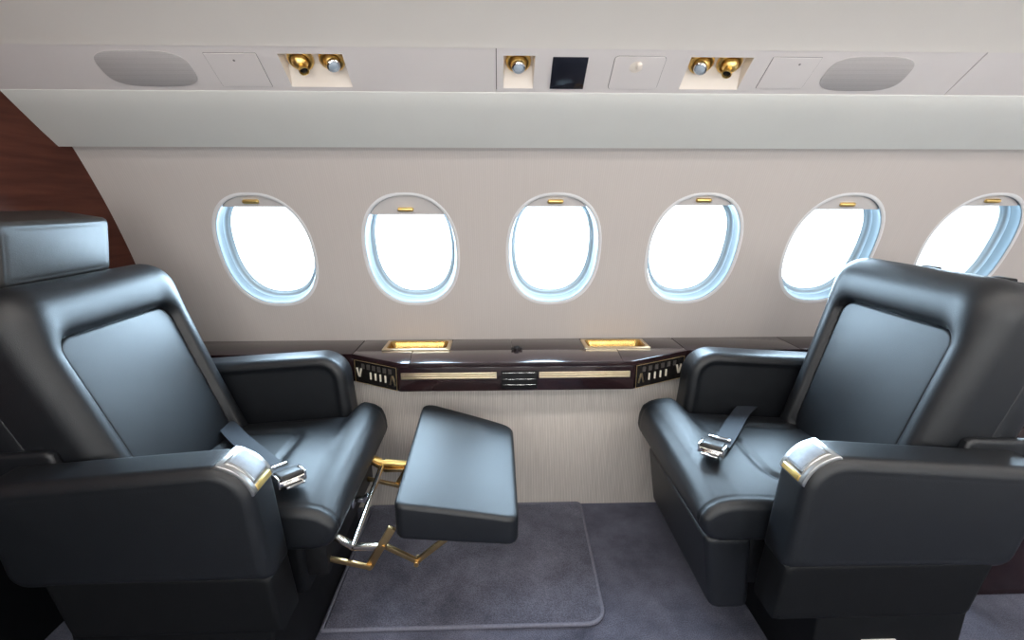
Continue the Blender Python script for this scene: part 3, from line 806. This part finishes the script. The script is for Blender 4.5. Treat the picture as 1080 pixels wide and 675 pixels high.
        # world coordinates: pad held out in front on its linkage
        lo = resample(round_poly([(-.250, 1.000, .022), (.046, 1.000, .026), (.046, 1.470, .05), (-.256, 1.565, .04)], 8), 130); ls = sdf(lo)
        def zt(p): return .486 - .158 * (p[0] + .25) + .055 * (p[1] - 1.0) - .014 * max(0, (p[1] - 1.42 + .30 * (p[0] + .22)) / .12) ** 2
        m = MB(); m.pad(lo, lambda p: zt(p) - roll(ls(p), .012) + .008 * max(1 - ((p[0] + .1) / .15) ** 2, 0) * max(1 - ((p[1] - 1.26) / .28) ** 2, 0), lambda p: .388 - .085 * (p[0] + .25) + .055 * (p[1] - 1.0) + roll(ls(p), .016), lambda a, b, h: P(a, b, h), edge_ts(16, 8, .35))
        lr = m.build('leg_rest', M['leather'], t, angle=60)
        for yy in (1.06, 1.42):
            m = MB(); m.bar((-.412, yy, .357), (-.368, yy, .328), .016, .012); m.bar((-.374, yy, .328), (-.296, yy, .327), .016, .012); m.build('leg_rest_link', M['linkchrome'] if yy < 1.2 else M['linkgold'], t)
            m = MB(); m.bar((-.46, yy - .012, .312), (-.328, yy - .012, .276), .010, .012); m.build('leg_rest_link', M['linkgold'], t)
            m = MB(); m.bar((-.332, yy - .006, .274), (-.268, yy - .006, .385), .012, .020); m.lathe([(.007, -.016), (.008, -.014), (.008, .014), (.007, .016)], (-.330, yy, .276), (0, 1, 0), 14); m.lathe([(.006, -.016), (.006, .016)], (-.292, yy, .334), (0, 1, 0), 14); m.build('leg_rest_link', M['linkgold'], t)
            m = MB(); m.bar((-.29, yy + .010, .318), (-.213, yy + .010, .272), .010, .013); m.build('leg_rest_link', M['linkgold'], t)
            m = MB(); m.bar((-.216, yy + .012, .270), (-.12, yy + .012, .352), .012, .013); m.lathe([(.006, -.016), (.006, .016)], (-.214, yy + .012, .271), (0, 1, 0), 14); m.build('leg_rest_link', M['linkgold'], t)
        m = MB(); m.tube([(-.372, 1.055, .330), (-.381, 1.43, .339)], .0085, 12); m.build('cross_rod', M['chrome'], t)
        m = MB(); m.tube([(-.415, 1.43, .362), (-.385, 1.43, .350)], .012, 14); m.tube([(-.372, 1.43, .347), (-.28, 1.43, .337)], .012, 14); m.tube([(-.385, 1.43, .350), (-.37, 1.43, .346)], .008, 12); m.build('actuator', M['gold'], t)
        m = MB(); m.rbox((-.412, 1.25, .335), (.05, .016, .014), .003); m.lathe([(.011, -.010), (.011, .010)], (-.384, 1.25, .337), (0, 1, 0), 16); m.rbox((-.428, 1.25, .328), (.018, .03, .03), .004); m.build('link_bracket', M['chrome'], t)
        m = MB(); m.rbox((-.47, 1.25, .32), (.09, .44, .10), .006); m.build('linkage_housing', M['black'], t)
    # lap belt
    return t, W

def ribbon(pts, sides, w, th, mat, parent, name):
    m = MB(); vs = []; n = len(pts)
    for i in range(n):
        p = Vector(pts[i]); tdir = (Vector(pts[min(i + 1, n - 1)]) - Vector(pts[max(i - 1, 0)])).normalized()
        sd_ = Vector(sides[i] if isinstance(sides, list) else sides); sd_ = (sd_ - tdir * sd_.dot(tdir)).normalized(); nn = sd_.cross(tdir).normalized()
        if nn.z < 0: nn = -nn
        for (a, h) in ((-w / 2, 0), (-w / 2, th), (-w * .18, th * 1.2), (w * .18, th * 1.2), (w / 2, th), (w / 2, 0)): vs.append(p + sd_ * a + nn * h)
    fs = [(i * 6 + k, i * 6 + (k + 1) % 6, (i + 1) * 6 + (k + 1) % 6, (i + 1) * 6 + k) for i in range(n - 1) for k in range(6)] + [tuple(range(6)), tuple((n - 1) * 6 + k for k in range(6))]
    m.add(vs, fs); return m.build(name, mat, parent)

def smooth_path(ps, k=6):
    out = []
    for i in range(len(ps) - 1):
        p0, p1, p2, p3 = [Vector(ps[max(0, min(len(ps) - 1, j))]) for j in (i - 1, i, i + 1, i + 2)]
        for q in range(k):
            t = q / k; out.append(.5 * ((2 * p1) + (p2 - p0) * t + (2 * p0 - 5 * p1 + 4 * p2 - p3) * t * t + (3 * p1 - p0 - 3 * p2 + p3) * t ** 3))
    out.append(Vector(ps[-1])); return out

def buckle(c, fwd, parent):
    f = Vector(fwd); f.z = 0; f.normalize(); r = Vector((f.y, -f.x, 0)); u = Vector((0, 0, 1)); R = Matrix((f, r, u)).transposed(); c = Vector(c)
    m = MB(); m.rbox(c + u * .010, (.058, .062, .016), .004, 3, R)
    for s_ in (-1, 1): m.rbox(c + r * s_ * .031 + u * .015 + f * .012, (.040, .006, .026), .002, 2, R)
    m.rbox(c + f * .038 + u * .008, (.024, .044, .006), .002, 2, R)
    b = m.build('buckle', M['chrome'], parent)
    m = MB(); m.rbox(c + u * .023 + f * .006, (.046, .056, .012), .005, 3, R @ Matrix.Rotation(-.12, 3, 'Y')); m.build('buckle_lever', M['leather2'], b)
    m = MB(); m.rbox(c - f * .075 + u * .006, (.012, .060, .009), .003, 2, R); m.build('belt_slide', M['chrome'], b)

L, WL = make_seat('cabin_seat', 'black leather seat at left with headrest and raised leg rest', -.72, 1.25, 1, 0, True, True, .212, .03, 20.6)
R_, WR = make_seat('cabin_seat', 'black leather seat at right without headrest, leg rest folded down', .86, 1.25, -1, .037, False, False, .125, 0, 15.4)
bp = smooth_path([(-.93, 1.455, .52), (-.86, 1.42, .497), (-.77, 1.325, .497), (-.66, 1.215, .502), (-.565, 1.120, .508), (-.545, 1.100, .508)])
bl = ribbon(bp, (.7, .7, 0), .052, .003, M['web'], L, 'lap_belt')
buckle((-.522, 1.080, .506), (1, -1, 0), bl)
bp = smooth_path([(.90, 1.56, .485), (.83, 1.49, .490), (.76, 1.40, .497), (.68, 1.29, .505), (.615, 1.205, .513)])
bl = ribbon(bp, (.75, -.6, 0), .052, .003, M['web'], R_, 'lap_belt')
buckle((.585, 1.180, .512), (-.6, -.8, 0), bl)

# ------------------------------------------------------------------ light
w = bpy.data.worlds.new('overcast_sky'); S.world = w; w.use_nodes = True
nt = w.node_tree; bg = nt.nodes['Background']
tc = nt.nodes.new('ShaderNodeTexCoord'); nz = nt.nodes.new('ShaderNodeTexNoise'); nz.inputs['Scale'].default_value = 2
rp = nt.nodes.new('ShaderNodeValToRGB'); rp.color_ramp.elements[0].color = (.86, .94, 1, 1); rp.color_ramp.elements[1].color = (1, 1, 1, 1)
nt.links.new(tc.outputs['Generated'], nz.inputs['Vector']); nt.links.new(nz.outputs['Fac'], rp.inputs[0]); nt.links.new(rp.outputs[0], bg.inputs['Color'])
bg.inputs['Strength'].default_value = 2.5

def area(name, loc, target, sx, sy, power, col):
    l = bpy.data.lights.new(name, 'AREA'); l.shape = 'RECTANGLE'; l.size = sx; l.size_y = sy; l.energy = power; l.color = col
    o = bpy.data.objects.new(name, l); COL.objects.link(o); o.location = loc
    d = Vector(target) - Vector(loc); o.rotation_euler = d.to_track_quat('-Z', 'Y').to_euler(); return o
for i, x in enumerate(WX):
    p = wp(x, WZ, .13); q = wp(x, WZ, -.5)
    area('daylight', p, q, .34, .42, 16, (.60, .81, 1))
    p = wp(x, WZ, .13, -1); q = wp(x, WZ, -.5, -1)
    area('daylight', p, q, .34, .42, 5, (1, .94, .88))
for x in (-.7, .2, 1.1, 2.0):
    area('aisle_fill', (x, .52, 1.735), (x, .62, 0), .7, .16, 5, (1, .93, .86))  # unseen area lights added above the aisle to fill the interior
    area('ceiling_fill', (x, -.10, 1.47), (x, .75, 1.75), .8, .06, 7, (1, .92, .84))  # unseen uplights added to brighten the far ceiling and service strip

# ------------------------------------------------------------------ camera
cam = bpy.data.cameras.new('camera'); co = bpy.data.objects.new('camera', cam); COL.objects.link(co); S.camera = co
cam.sensor_width = 36; cam.lens = 36 * 510 / 1080; cam.clip_start = .01
co.location = (0, 0, 1.18); co.rotation_euler = (radians(90 - 14), 0, radians(-1.7))
S.view_settings.view_transform = 'Standard'; S.view_settings.look = 'None'; S.view_settings.exposure = 0; S.view_settings.gamma = 1
